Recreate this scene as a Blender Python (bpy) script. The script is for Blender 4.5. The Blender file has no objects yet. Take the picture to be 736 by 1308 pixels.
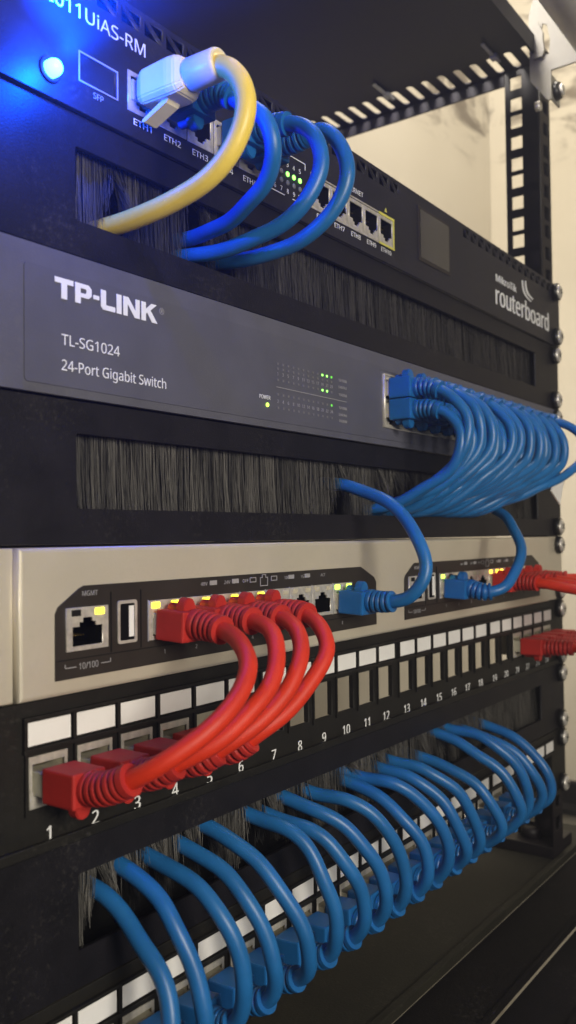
import bpy, bmesh, math, random
from mathutils import Vector, Matrix
random.seed(7)
S = 0.001                       # everything below is written in millimetres
sc = bpy.context.scene
COL = sc.collection
U = 44.45

# ------------------------------------------------------------------ materials
def mat(name, col, rough=.5, metal=0., emit=None, estr=0., trans=0., noise=0., nscale=200., bump=0., bscale=900.,
        spec=.5, stretch=None, col2=None, sss=0., coat=0., dust=0.):
    m = bpy.data.materials.new(name); m.use_nodes = True
    nt = m.node_tree; b = nt.nodes['Principled BSDF']
    b.inputs['Base Color'].default_value = (*col, 1); b.inputs['Roughness'].default_value = rough
    b.inputs['Metallic'].default_value = metal; b.inputs['Transmission Weight'].default_value = trans
    b.inputs['Specular IOR Level'].default_value = spec
    b.inputs['Coat Weight'].default_value = coat
    if sss:
        b.inputs['Subsurface Weight'].default_value = sss; b.inputs['Subsurface Radius'].default_value = (.003, .002, .001)
        b.inputs['Subsurface Scale'].default_value = 1.
    if emit:
        b.inputs['Emission Color'].default_value = (*emit, 1); b.inputs['Emission Strength'].default_value = estr
    if noise or bump:
        tc = nt.nodes.new('ShaderNodeTexCoord'); mp = nt.nodes.new('ShaderNodeMapping')
        nt.links.new(tc.outputs['Object'], mp.inputs['Vector'])
        if stretch: mp.inputs['Scale'].default_value = stretch
    if noise:
        n = nt.nodes.new('ShaderNodeTexNoise'); n.inputs['Scale'].default_value = nscale; n.inputs['Detail'].default_value = 6
        n.inputs['Roughness'].default_value = .62
        nt.links.new(mp.outputs[0], n.inputs['Vector'])
        r = nt.nodes.new('ShaderNodeValToRGB'); r.color_ramp.elements[0].position = .35; r.color_ramp.elements[1].position = .68
        c2 = col2 or tuple(min(1, c * (1 + noise)) for c in col); c1 = tuple(c * (1 - noise) for c in col) if not col2 else col
        r.color_ramp.elements[0].color = (*c1, 1); r.color_ramp.elements[1].color = (*c2, 1)
        nt.links.new(n.outputs[0], r.inputs[0]); nt.links.new(r.outputs[0], b.inputs['Base Color'])
        mr = nt.nodes.new('ShaderNodeMapRange'); mr.inputs['To Min'].default_value = max(.05, rough - .08); mr.inputs['To Max'].default_value = min(1, rough + .1)
        nt.links.new(n.outputs[0], mr.inputs[0]); nt.links.new(mr.outputs[0], b.inputs['Roughness'])
    if dust:
        nd = nt.nodes.new('ShaderNodeTexNoise'); nd.inputs['Scale'].default_value = 520; nd.inputs['Detail'].default_value = 4; nd.inputs['Roughness'].default_value = .75
        nl = nt.nodes.new('ShaderNodeTexNoise'); nl.inputs['Scale'].default_value = 26; nl.inputs['Detail'].default_value = 5
        nt.links.new(mp.outputs[0], nd.inputs['Vector']); nt.links.new(mp.outputs[0], nl.inputs['Vector'])
        ad = nt.nodes.new('ShaderNodeMath'); ad.operation = 'MULTIPLY_ADD'; ad.inputs[1].default_value = .55
        nt.links.new(nl.outputs[0], ad.inputs[0]); nt.links.new(nd.outputs[0], ad.inputs[2])
        rd = nt.nodes.new('ShaderNodeMapRange'); rd.inputs['From Min'].default_value = .86; rd.inputs['From Max'].default_value = 1.02; rd.inputs['To Max'].default_value = dust
        nt.links.new(ad.outputs[0], rd.inputs[0])
        mx = nt.nodes.new('ShaderNodeMix'); mx.data_type = 'RGBA'; mx.inputs['B'].default_value = (.22, .20, .17, 1)
        nt.links.new(rd.outputs[0], mx.inputs['Factor']); nt.links.new(r.outputs[0], mx.inputs['A']); nt.links.new(mx.outputs['Result'], b.inputs['Base Color'])
    if bump:
        n2 = nt.nodes.new('ShaderNodeTexNoise'); n2.inputs['Scale'].default_value = bscale; n2.inputs['Detail'].default_value = 3
        nt.links.new(mp.outputs[0], n2.inputs['Vector'])
        bp = nt.nodes.new('ShaderNodeBump'); bp.inputs['Strength'].default_value = bump; bp.inputs['Distance'].default_value = .0004
        nt.links.new(n2.outputs[0], bp.inputs['Height']); nt.links.new(bp.outputs[0], b.inputs['Normal'])
    return m

M = dict(
    black=mat('black_powder_coat', (.0065, .0056, .0075), .5, spec=.3, noise=.3, nscale=60, bump=.25, bscale=1500, dust=0.1),
    patchblack=mat('patch_panel_black', (.0105, .0095, .0075), .5, spec=.3, noise=.25, nscale=70, bump=.2, bscale=1600, dust=0.12),
    router=mat('router_black', (.014, .013, .018), .48, spec=.35, noise=.2, nscale=50, bump=.15, bscale=1500, dust=0.1),
    grey=mat('switch_charcoal', (.092, .092, .118), .46, spec=.4, noise=.1, nscale=45, bump=.15, bscale=1800, dust=0.1),
    greyin=mat('switch_charcoal_inner', (.086, .086, .110), .5, spec=.4, noise=.08, nscale=45, bump=.12, bscale=1800),
    beige=mat('beige_painted_metal', (.60, .54, .43), .34, metal=.3, noise=.035, nscale=35, bump=.08, bscale=900, dust=0.06),
    inset=mat('dark_brown_inset', (.026, .021, .017), .45, spec=.35, noise=.15, nscale=60),
    dark=mat('dark_cavity', (.003, .003, .003), .8, spec=.1),
    steel=mat('jack_steel', (.60, .56, .49), .38, metal=.45, noise=.2, nscale=300),
    socket=mat('jack_socket_plastic', (.008, .007, .006), .6, spec=.2),
    sockbeige=mat('jack_socket_beige', (.50, .45, .33), .5),
    gold=mat('contact_gold', (.75, .55, .2), .3, metal=1),
    white=mat('label_white_paper', (.82, .80, .77), .6, noise=.03, nscale=90),
    ink=mat('white_ink', (.78, .78, .78), .55),
    inkdim=mat('grey_ink', (.30, .29, .30), .6),
    inkfaint=mat('faint_ink', (.16, .155, .16), .6),
    yink=mat('yellow_ink', (.62, .58, .10), .5),
    blue=mat('blue_pvc', (.013, .128, .355), .38, noise=.12, nscale=55, spec=.45, bump=.08, bscale=500),
    bluep=mat('blue_boot_plastic', (.008, .115, .34), .42, noise=.12, nscale=90, sss=.0),
    red=mat('red_pvc', (.60, .031, .009), .50, spec=.35, noise=.10, nscale=60, bump=.10, bscale=900),
    redp=mat('red_boot_plastic', (.42, .022, .016), .54, spec=.35, noise=.14, nscale=80, bump=.10, bscale=900),
    yellow=mat('yellow_pvc', (.84, .62, .09), .42, noise=.06, nscale=60),
    cream=mat('cream_plug_plastic', (.84, .73, .46), .38, noise=.06, nscale=60, sss=.0),
    clear=mat('clear_connector', (.62, .58, .45), .22, trans=.35, noise=.12, nscale=120),
    bristle=mat('brush_bristles', (.012, .012, .012), .6, noise=.6, nscale=70, col2=(.085, .078, .075), stretch=(6, 1, .25)),
    bristlehi=mat('worn_brush_bristles', (.010, .010, .009), .6, noise=.6, nscale=90, col2=(.165, .155, .14), stretch=(6, 1, .25)),
    screw=mat('nickel_screw', (.80, .76, .69), .36, metal=.55, noise=.2, nscale=400),
    washer=mat('black_cup_washer', (.012, .012, .012), .35),
    postm=mat('rack_post_black', (.007, .005, .007), .5, spec=.3, noise=.3, nscale=50, bump=.2, bscale=1200),
    roofm=mat('roof_panel_black', (.007, .0055, .012), .5, spec=.25, noise=.35, nscale=14, bump=.3, bscale=600),
    basem=mat('base_tray_paint', (.016, .0145, .0085), .7, spec=.3, noise=.28, nscale=22, bump=.45, bscale=900, dust=0.16),
    brown=mat('base_lip_brown', (.0055, .0042, .0042), .8, spec=.12, noise=.3, nscale=30, bump=.45, bscale=900, dust=0.12),
    lightbr=mat('bracket_grey_white', (.33, .31, .265), .45, noise=.08, nscale=60),
    pipe=mat('pale_beige_enamel', (.62, .58, .48), .42, noise=.12, nscale=25),
    tie=mat('grey_nylon', (.50, .50, .52), .5),
    glass=mat('display_glass', (.035, .033, .032), .16, noise=.3, nscale=30, coat=.6),
    vent=mat('vent_dark', (.004, .004, .005), .8),
    ledoff=mat('led_unlit', (.15, .15, .18), .4),
    ledgreen=mat('led_green_lit', (.2, .9, .1), .4, emit=(.28, 1., .12), estr=3.0),
    leddim=mat('led_green_dim', (.1, .5, .05), .4, emit=(.2, 1., .08), estr=.8),
    ledyel=mat('led_yellow_lit', (.8, .7, .05), .4, emit=(.95, .78, .03), estr=4.5),
    ledyg=mat('led_yellow_green_lit', (.5, .8, .05), .4, emit=(.45, .9, .06), estr=4.5),
    ledor=mat('led_amber_lit', (.9, .5, .05), .4, emit=(1., .50, .04), estr=5),
    ledblue=mat('led_blue_lit', (.3, .8, 1), .4, emit=(.12, .62, 1.0), estr=5),
    floorm=mat('dark_floor', (.03, .025, .02), .7, noise=.2, nscale=8),
)

def wall_material():
    m = bpy.data.materials.new('aged_cream_plaster'); m.use_nodes = True; nt = m.node_tree; b = nt.nodes['Principled BSDF']
    b.inputs['Roughness'].default_value = .85
    tc = nt.nodes.new('ShaderNodeTexCoord')
    n1 = nt.nodes.new('ShaderNodeTexNoise'); n1.inputs['Scale'].default_value = 3; n1.inputs['Detail'].default_value = 5
    nt.links.new(tc.outputs['Object'], n1.inputs['Vector'])
    r1 = nt.nodes.new('ShaderNodeValToRGB'); r1.color_ramp.elements[0].color = (.53, .48, .38, 1); r1.color_ramp.elements[1].color = (.59, .54, .44, 1)
    r1.color_ramp.elements[0].position = .35; r1.color_ramp.elements[1].position = .65
    nt.links.new(n1.outputs[0], r1.inputs[0])
    # damp stains and flaking cracks high on the wall
    n2 = nt.nodes.new('ShaderNodeTexNoise'); n2.inputs['Scale'].default_value = 7; n2.inputs['Detail'].default_value = 9; n2.inputs['Roughness'].default_value = .7
    n2.inputs['Distortion'].default_value = 1.2
    mp = nt.nodes.new('ShaderNodeMapping'); mp.inputs['Scale'].default_value = (1, 1, 2.2); mp.inputs['Location'].default_value = (.3, .1, .2)
    nt.links.new(tc.outputs['Object'], mp.inputs[0]); nt.links.new(mp.outputs[0], n2.inputs['Vector'])
    r2 = nt.nodes.new('ShaderNodeValToRGB'); r2.color_ramp.elements[0].position = .50; r2.color_ramp.elements[1].position = .60
    nt.links.new(n2.outputs[0], r2.inputs[0])
    sep = nt.nodes.new('ShaderNodeSeparateXYZ'); nt.links.new(tc.outputs['Object'], sep.inputs[0])
    mr = nt.nodes.new('ShaderNodeMapRange'); mr.inputs['From Min'].default_value = .56; mr.inputs['From Max'].default_value = .63
    nt.links.new(sep.outputs['Z'], mr.inputs[0])
    mu = nt.nodes.new('ShaderNodeMath'); mu.operation = 'MULTIPLY'; nt.links.new(r2.outputs[0], mu.inputs[0]); nt.links.new(mr.outputs[0], mu.inputs[1])
    mx = nt.nodes.new('ShaderNodeMix'); mx.data_type = 'RGBA'; mx.inputs['B'].default_value = (.17, .14, .10, 1)
    nt.links.new(mu.outputs[0], mx.inputs['Factor']); nt.links.new(r1.outputs[0], mx.inputs['A'])
    nt.links.new(mx.outputs['Result'], b.inputs['Base Color'])
    bp = nt.nodes.new('ShaderNodeBump'); bp.inputs['Strength'].default_value = .3; bp.inputs['Distance'].default_value = .002
    nt.links.new(n2.outputs[0], bp.inputs['Height']); nt.links.new(bp.outputs[0], b.inputs['Normal'])
    return m
M['wall'] = wall_material()

try:
    FONT = bpy.data.fonts.load(bpy.utils.system_resource('DATAFILES') + '/fonts/NotoSansHebrew-Regular.woff2')   # ships with Blender
except Exception: FONT = None
# ------------------------------------------------------------------ mesh helpers
class MB:
    def __init__(s): s.bm = bmesh.new(); s.smooth = []
    def box(s, x0, x1, y0, y1, z0, z1, mi=0, bev=0, rot=None):
        r = bmesh.ops.create_cube(s.bm, size=1)
        c = Vector(((x0 + x1) / 2, (y0 + y1) / 2, (z0 + z1) / 2)); d = Vector((abs(x1 - x0), abs(y1 - y0), abs(z1 - z0)))
        for v in r['verts']:
            v.co = Vector((v.co.x * d.x, v.co.y * d.y, v.co.z * d.z))
            if rot is not None: v.co = rot @ v.co
            v.co += c
        fs = set(f for v in r['verts'] for f in v.link_faces)
        for f in fs: f.material_index = mi
        if bev:
            es = list(set(e for v in r['verts'] for e in v.link_edges))
            rr = bmesh.ops.bevel(s.bm, geom=es, offset=bev, segments=2, profile=.6, affect='EDGES')
            for f in rr['faces']: f.material_index = mi
        return s
    def prism(s, poly, axis, a, b, mi=0):
        # polygon in the plane across `axis`, extruded from a to b
        def P(u, v, w): return {'y': (u, w, v), 'x': (w, u, v), 'z': (u, v, w)}[axis]
        va = [s.bm.verts.new(P(u, v, a)) for u, v in poly]; vb = [s.bm.verts.new(P(u, v, b)) for u, v in poly]
        fs = [s.bm.faces.new(va), s.bm.faces.new(vb[::-1])]
        n = len(poly)
        for i in range(n): fs.append(s.bm.faces.new((va[i], vb[i], vb[(i + 1) % n], va[(i + 1) % n])))
        for f in fs: f.material_index = mi
        return s
    def lathe(s, prof, center, axis='y', seg=24, mi=0, smooth=True):
        rings = []
        for r, h in prof:
            ring = []
            for k in range(seg):
                a = 2 * math.pi * k / seg; u, v = r * math.cos(a), r * math.sin(a)
                p = {'y': (u, h, v), 'x': (h, u, v), 'z': (u, v, h)}[axis]
                ring.append(s.bm.verts.new((p[0] + center[0], p[1] + center[1], p[2] + center[2])))
            rings.append(ring)
        for i in range(len(rings) - 1):
            for k in range(seg):
                f = s.bm.faces.new((rings[i][k], rings[i][(k + 1) % seg], rings[i + 1][(k + 1) % seg], rings[i + 1][k])); f.material_index = mi; f.smooth = smooth
        for ring in (rings[0], rings[-1]):
            f = s.bm.faces.new(ring); f.material_index = mi
        return s
    def tube(s, pts, rad, seg=14, mi=0, sx=1.0, sz=1.0):
        pts = [Vector(p) for p in pts]; n = len(pts)
        T = [(pts[min(i + 1, n - 1)] - pts[max(i - 1, 0)]).normalized() for i in range(n)]
        up = Vector((0, 0, 1)) if abs(T[0].z) < .9 else Vector((1, 0, 0))
        N = (up - up.dot(T[0]) * T[0]).normalized(); acc = 0; rings = []
        for i in range(n):
            if i: acc += (pts[i] - pts[i - 1]).length; N = (N - N.dot(T[i]) * T[i]).normalized()
            B = T[i].cross(N); r = rad(acc) if callable(rad) else rad
            rings.append([s.bm.verts.new(pts[i] + r * (math.cos(2 * math.pi * k / seg) * N * sz + math.sin(2 * math.pi * k / seg) * B * sx)) for k in range(seg)])
        for i in range(n - 1):
            for k in range(seg):
                f = s.bm.faces.new((rings[i][k], rings[i][(k + 1) % seg], rings[i + 1][(k + 1) % seg], rings[i + 1][k])); f.smooth = True; f.material_index = mi
        s.bm.faces.new(rings[0][::-1]).material_index = mi; s.bm.faces.new(rings[-1]).material_index = mi
        return s
    def mesh(s, name, mats):
        bmesh.ops.recalc_face_normals(s.bm, faces=s.bm.faces)
        bmesh.ops.scale(s.bm, vec=(S, S, S), verts=s.bm.verts)
        me = bpy.data.meshes.new(name); s.bm.to_mesh(me); s.bm.free()
        for m in (mats if isinstance(mats, (list, tuple)) else [mats]): me.materials.append(M[m])
        return me

def link(name, me, parent=None, loc=(0, 0, 0)):
    o = bpy.data.objects.new(name, me); COL.objects.link(o)
    o.location = Vector(loc) * S
    if parent: o.parent = parent
    return o
def part(name, mb, mats, parent=None, loc=(0, 0, 0)):
    return link(name, mb.mesh(name, mats), parent, loc)
def tag(o, label, cat, group=None, kind=None):
    if label: o['label'] = label
    if cat: o['category'] = cat
    if group: o['group'] = group
    if kind: o['kind'] = kind
    return o
def thing(name, label, cat, group=None, loc=(0, 0, 0)):
    return tag(link(name, None, None, loc), label, cat, group)

def curve_plate(outers, holes, y0, y1):
    """flat plate in XZ (front at y0, back at y1) with holes, as mm vertices in a bmesh"""
    cu = bpy.data.curves.new('tmp', 'CURVE'); cu.dimensions = '2D'; cu.fill_mode = 'BOTH'; cu.extrude = abs(y1 - y0) / 2
    for poly in list(outers) + list(holes):
        sp = cu.splines.new('POLY'); sp.points.add(len(poly) - 1); sp.use_cyclic_u = True
        for p, (u, v) in zip(sp.points, poly): p.co = (u, v, 0, 1)
    o = bpy.data.objects.new('tmp', cu); COL.objects.link(o)
    dg = bpy.context.evaluated_depsgraph_get(); dg.update()
    me = bpy.data.meshes.new_from_object(o.evaluated_get(dg))
    mb = MB(); mb.bm.from_mesh(me)
    for v in mb.bm.verts: v.co = Vector((v.co.x, (y0 + y1) / 2 + v.co.z, v.co.y))
    bmesh.ops.remove_doubles(mb.bm, verts=mb.bm.verts, dist=.001)
    bpy.data.objects.remove(o); bpy.data.curves.remove(cu); bpy.data.meshes.remove(me)
    return mb
R4 = lambda x0, x1, z0, z1: [(x0, z0), (x1, z0), (x1, z1), (x0, z1)]
def rrect(x0, x1, z0, z1, r, n=4):
    out = []
    for cx, cz, a0 in ((x1 - r, z1 - r, 0), (x0 + r, z1 - r, 90), (x0 + r, z0 + r, 180), (x1 - r, z0 + r, 270)):
        for k in range(n + 1):
            a = math.radians(a0 + 90 * k / n); out.append((cx + r * math.cos(a), cz + r * math.sin(a)))
    return out

def text(s, x, z, cap, m, parent, y=-.12, width=None, bold=0., align='LEFT', shear=0., name='lettering', space=1., dup=0):
    """letters standing 0.1 mm proud of a face; cap = capital height in mm; width = total width in mm"""
    cu = bpy.data.curves.new('tmp', 'FONT'); cu.body = s; cu.size = 1
    if FONT: cu.font = FONT
    cu.extrude = .0; cu.offset = bold; cu.shear = shear; cu.space_character = space
    o = bpy.data.objects.new('tmp', cu); COL.objects.link(o)
    dg = bpy.context.evaluated_depsgraph_get(); dg.update()
    me = bpy.data.meshes.new_from_object(o.evaluated_get(dg))
    ref = cu.copy(); ref.body = 'H'; o2 = bpy.data.objects.new('tmp2', ref); COL.objects.link(o2)
    dg.update(); dg = bpy.context.evaluated_depsgraph_get(); me2 = bpy.data.meshes.new_from_object(o2.evaluated_get(dg))
    h = max(v.co.y for v in me2.vertices) - min(v.co.y for v in me2.vertices)
    xs = [v.co.x for v in me.vertices]; x0, x1 = min(xs), max(xs)
    k = cap / h; kx = k if width is None else width / (x1 - x0)
    w = (x1 - x0) * kx; off = {'LEFT': 0, 'CENTER': -w / 2, 'RIGHT': -w}[align]
    mb = MB(); mb.bm.from_mesh(me)
    r = bmesh.ops.extrude_face_region(mb.bm, geom=list(mb.bm.faces))
    for v in [g for g in r['geom'] if isinstance(g, bmesh.types.BMVert)]: v.co.z += .1 / k
    for v in mb.bm.verts:
        v.co = Vector(((v.co.x - x0) * kx + off, -v.co.z * k, v.co.y * k))
    if dup:                     # second strike of the same letters makes the strokes heavier
        d = bmesh.ops.duplicate(mb.bm, geom=list(mb.bm.verts) + list(mb.bm.edges) + list(mb.bm.faces))
        for v in [g for g in d['geom'] if isinstance(g, bmesh.types.BMVert)]: v.co += Vector((dup, -.03, dup * .15))
    for ob, da in ((o, me), (o2, me2)):
        bpy.data.objects.remove(ob); bpy.data.meshes.remove(da)
    return part(name, mb, m, parent, (x, y + .1, z))

def spline(ctrl, step=1.2):
    P = [Vector(p) for p in ctrl]; P = [P[0] * 2 - P[1]] + P + [P[-1] * 2 - P[-2]]; out = []
    for i in range(1, len(P) - 2):
        p0, p1, p2, p3 = P[i - 1:i + 3]; L = (p2 - p1).length; n = max(2, int(L / step))
        t0 = 0; t1 = t0 + max(1e-3, (p1 - p0).length) ** .5; t2 = t1 + L ** .5; t3 = t2 + max(1e-3, (p3 - p2).length) ** .5
        for k in range(n):
            t = t1 + (t2 - t1) * k / n
            A1 = (t1 - t) / (t1 - t0) * p0 + (t - t0) / (t1 - t0) * p1; A2 = (t2 - t) / (t2 - t1) * p1 + (t - t1) / (t2 - t1) * p2
            A3 = (t3 - t) / (t3 - t2) * p2 + (t - t2) / (t3 - t2) * p3
            B1 = (t2 - t) / (t2 - t0) * A1 + (t - t0) / (t2 - t0) * A2; B2 = (t3 - t) / (t3 - t1) * A2 + (t - t1) / (t3 - t1) * A3
            out.append((t2 - t) / (t2 - t1) * B1 + (t - t1) / (t2 - t1) * B2)
    out.append(P[-2]); return out
def smooth_path(pts, it=6):
    for _ in range(it):
        pts = [pts[0]] + [(pts[i - 1] + 2 * pts[i] + pts[i + 1]) / 4 for i in range(1, len(pts) - 1)] + [pts[-1]]
    return pts

ORD = ['first', 'second', 'third', 'fourth', 'fifth', 'sixth', 'seventh', 'eighth', 'ninth', 'tenth', 'eleventh', 'twelfth',
       'thirteenth', 'fourteenth', 'fifteenth', 'sixteenth', 'seventeenth', 'eighteenth']

# ------------------------------------------------------------------ jacks
def jack_open(w, h, up):
    # RJ45 mouth with stepped latch notch; up: notch on top
    hw = w / 2; pts = [(-hw, -h / 2 + 2.6), (-hw, h / 2), (hw, h / 2), (hw, -h / 2 + 2.6), (hw * .55, -h / 2 + 2.6), (hw * .55, -h / 2 + 1.3),
                       (hw * .32, -h / 2 + 1.3), (hw * .32, -h / 2), (-hw * .32, -h / 2), (-hw * .32, -h / 2 + 1.3), (-hw * .55, -h / 2 + 1.3), (-hw * .55, -h / 2 + 2.6)]
    return [(x, -z) for x, z in pts][::-1] if up else pts
_cache = {}
def jack(parent, x, z, fw=13.6, fh=13.2, ow=11.6, oh=9.6, up=False, frame='steel', sock='socket', y=-.5, depth=11, shift=0., leds=None, name='port'):
    key = (fw, fh, ow, oh, up, frame, sock, y, depth, shift)
    if key not in _cache:
        hole = [(a, b + shift) for a, b in jack_open(ow, oh, up)]
        f = curve_plate([R4(-fw / 2, fw / 2, -fh / 2, fh / 2)], [hole], y, y + 1.0).mesh('port', frame)
        mb = MB(); hw, hh = ow / 2 + .5, oh / 2 + .5
        for a in ((-hw, -hw + .4, -hh, hh), (hw - .4, hw, -hh, hh), (-hw, hw, hh - .4, hh), (-hw, hw, -hh, -hh + .4)):
            mb.box(a[0], a[1], y + 1.05, depth, a[2] + shift, a[3] + shift)
        mb.box(-hw, hw, depth, depth + .5, -hh + shift, hh + shift)
        so = mb.mesh('socket', sock)
        mb = MB(); s = -1 if up else 1
        for k in range(8):
            xx = -3.6 + k * 1.03; mb.box(xx - .2, xx + .2, 2.0, 9, s * (oh / 2 - 2.6) + shift, s * (oh / 2 - 2.3) + shift)
        _cache[key] = (f, so, mb.mesh('contact_pins', 'gold'))
    f, so, pins = _cache[key]
    o = link(name, f, parent, (x, 0, z)); link('socket', so, o); link('contact_pins', pins, o)
    if leds:
        for (lx, lz, m) in leds:
            part('indicator_light', MB().box(lx - 1.7, lx + 1.7, y - .35, y + .5, lz - .95, lz + .95, bev=.15), m, o)
    return o

# ------------------------------------------------------------------ plugs and cables
def plug(parent, x, z, colour, up, y0=-3., length=13., w=12., h=9.9, tilt=0., guard=4.5, tabw=5.6):
    """moulded boot head on a clear connector, latch cover above (up) or below"""
    mb = MB().box(-w / 2, w / 2, -length, 0, -h / 2, h / 2, bev=.7)
    o = part('plug', mb, colour, parent, (x, y0, z)); o.rotation_euler = (tilt, 0, 0)
    part('connector', MB().box(-5.6, 5.6, .05, -y0 + 5, -3.5, 3.5, bev=.4), 'clear', o)
    s = 1 if up else -1
    arc = [(-tabw / 2, 0)] + [(tabw / 2 * math.cos(a) * -1, guard - tabw / 2 + tabw / 2 * math.sin(a)) for a in [math.pi * k / 12 for k in range(13)]] + [(tabw / 2, 0)]
    arc = [(a, s * (h / 2 - .4 + b)) for a, b in arc]
    mb = MB().prism(arc, 'y', -length + 2.6, -length + 6.2)
    mb.prism([(a * .62, s * (h / 2 - .4) + (b - s * (h / 2 - .4)) * .55) for a, b in arc], 'y', -length + 6.3, -1)
    bmesh.ops.bevel(mb.bm, geom=[e for e in mb.bm.edges], offset=.35, segments=2, affect='EDGES')
    part('latch_cover', mb, colour, o)
    return o

def boot_and_cable(parent, ctrl, plug_colour, cable_colour, blen=12.5, blen_end=0., r=2.9, rb=4.9, plug_obj=None, plug_end=None):
    pts = smooth_path(spline(ctrl), 8)
    ph = ctrl[0][0] * .7 + ctrl[0][2]; nn = len(pts)
    for q, p in enumerate(pts):      # small handling kinks in the jacket
        e = min(1, q / 22, (nn - 1 - q) / 22)
        p += e * Vector((.30 * math.sin(q * .31 + ph), .22 * math.sin(q * .23 + 2 * ph), .26 * math.sin(q * .27 + 3 * ph)))
    # boot: ribbed sleeve along the first blen mm
    def prefix(P, L):
        out = [P[0]]; acc = 0
        for a, b in zip(P, P[1:]):
            acc += (b - a).length
            if acc > L: break
            out.append(b)
        return out
    def dens(P, n=6):
        return [a.lerp(b, k / n) for a, b in zip(P, P[1:]) for k in range(n)] + [P[-1]]
    def ribs(L):
        def f(s):
            t = s / L; base = rb * (1 - .10 * t)
            if s < 1.0: return base * .97
            if s > L - 2.6: return base * (1.0 if s > L - 2.3 else .93)
            ph = ((s - 1.0) % 2.35) / 2.35
            return base * (1.0 if ph < .60 else .80)
        return f
    def mk(P, L, pob):
        pp = dens(prefix(P, L))
        o = part('boot', MB().tube(pp, ribs(L), 20), plug_colour, parent)
        if pob:
            wm = o.matrix_world.copy(); o.parent = pob
            bpy.context.view_layer.update(); o.matrix_parent_inverse = pob.matrix_world.inverted()
    if blen: mk(pts, blen, plug_obj)
    if blen_end: mk(pts[::-1], blen_end, plug_end)
    return part('cable', MB().tube(pts, r, 16), cable_colour, parent)

# ------------------------------------------------------------------ the room
def plane_box(name, x0, x1, y0, y1, z0, z1, m):
    o = part(name, MB().box(x0, x1, y0, y1, z0, z1), m); return o
w1 = plane_box('back_wall', -2500, 1000, 345, 365, -1200, 1900, 'wall'); tag(w1, 'cream plaster wall with damp stains seen behind the rack, left of the post', 'wall')
w2 = plane_box('side_wall', 950, 970, -900, 344.5, -1200, 1900, 'wall'); tag(w2, 'cream plaster wall running down the right side of the picture', 'wall')
sk = MB().box(932, 949.8, -900, 344, -400, -372).box(900, 949.8, -900, 344, -409, -401, 0)
part('skirting', sk, 'brown', w2)
plane = plane_box('floor', -2500, 949, -1500, 344, -1220, -1201, 'floorm'); tag(plane, None, None, kind='structure')

# ------------------------------------------------------------------ rack frame
rack = thing('equipment_rack', 'black steel rack frame with square-holed posts and slotted roof panel', 'rack')
# front posts: flange with square holes + side web with square holes
eia = []
for u in range(-5, 8):
    b = (4 - 0) * U - u * U
for k in range(-4, 9):
    zt = (4 - k) * U
    for d in (6.35, 22.225, 38.1): eia.append(zt - d)
def post(side):
    zb, zt = -222, 343
    hs = [R4(232.5 - 4.75, 232.5 + 4.75, z - 4.75, z + 4.75) for z in eia if zb + 8 < z < zt - 8]
    fl = curve_plate([R4(222, 241.3, zb, zt)], hs, 2.6, 4.6)
    hw = []
    for z in eia:
        if zb + 8 < z < zt - 8: hw.append(R4(22.3, 31.3, z - 5, z + 5))
    web = curve_plate([R4(4.65, 35, zb, zt)], hw, 0, 2)
    for v in web.bm.verts: v.co = Vector((239.3 + v.co.y, v.co.x, v.co.z))
    if side < 0:
        for b in (fl, web):
            for v in b.bm.verts: v.co.x *= -1
    tmp = bpy.data.meshes.new('t'); web.bm.to_mesh(tmp); fl.bm.from_mesh(tmp)
    return part('post', fl, 'postm', rack)
post(1); post(-1)
# rear posts far behind, plain
# roof: underside panel with a row of slots along its right and left edges
ZR = 343
roof_holes = []
y = 10.5
while y < 300:
    for sx in (1, -1): roof_holes.append([(sx * a, b) for a, b in rrect(213.5, 238.5, y - 3.1, y + 3.1, 3)])
    y += 13.05
rf = curve_plate([R4(-242, 242, 0, 318)], roof_holes, 0, 1.6)
for v in rf.bm.verts: v.co = Vector((v.co.x, v.co.z, ZR + v.co.y))
roof = part('roof_panel', rf, 'roofm', rack)
part('roof_rail', MB().box(240.2, 242, 36, 318, 334, 342.9).box(222, 241.9, 317, 319, 334, 342.9).box(-242, -240.2, 36, 318, 334, 342.9).box(-221, 221, -.5, 1.3, 331, 342.9), 'roofm', rack)
for (sx) in (236, -236):
    part('rear_post', MB().box(sx - 2, sx + 2, 300, 317, -222, 333.8), 'postm', rack)
# small nylon ties left on the roof slots
for i, (tx, ty, lab) in enumerate(((213, 119, 'grey nylon tie hooked in the roof slots, the one farther from the post'), (211, 31, 'grey nylon tie hooked in the roof slots, the one beside the post'))):
    t = MB().box(tx - 3, tx + 3, ty - 2.6, ty + 2.6, ZR - 3.4, ZR - .1, bev=.6)
    t.box(tx - 21, tx - 3, ty - 1.3, ty + 1.3, ZR - 2.2, ZR - 1.1).box(tx + 3, tx + 9, ty - 1.2, ty + 1.2, ZR - 1.6, ZR - .3)
    tag(part('cable_tie', t, 'tie'), lab, 'cable tie', 'nylon ties on the rack roof')

# base tray
base = thing('base_tray', 'dark olive metal base tray with stepped front lip below the cables', 'tray')
part('tray_floor', MB().box(-300, 300, 2, 318, -225, -222), 'basem', base)
part('tray_lip', MB().box(-330, 330, -2.4, 1.9, -226, -220.6, bev=.7), 'basem', base)
part('front_step', MB().box(-330, 330, -36, -2.5, -229, -226).box(-330, 330, -38.2, -36.1, -228.5, -224.6, bev=.5).box(-330, 330, -67, -38.3, -233, -230).box(-330, 330, -69.4, -67.1, -232.5, -228.2, bev=.5).box(-330, 330, -200, -69.5, -240, -237), 'brown', base)
part('corner_foot', MB().box(221, 262, 3, 60, -221.9, -214, bev=1).lathe([(7, -214), (7, -208), (5, -207)], (236, 24, 0), 'z', 20), 'postm', base)

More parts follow.
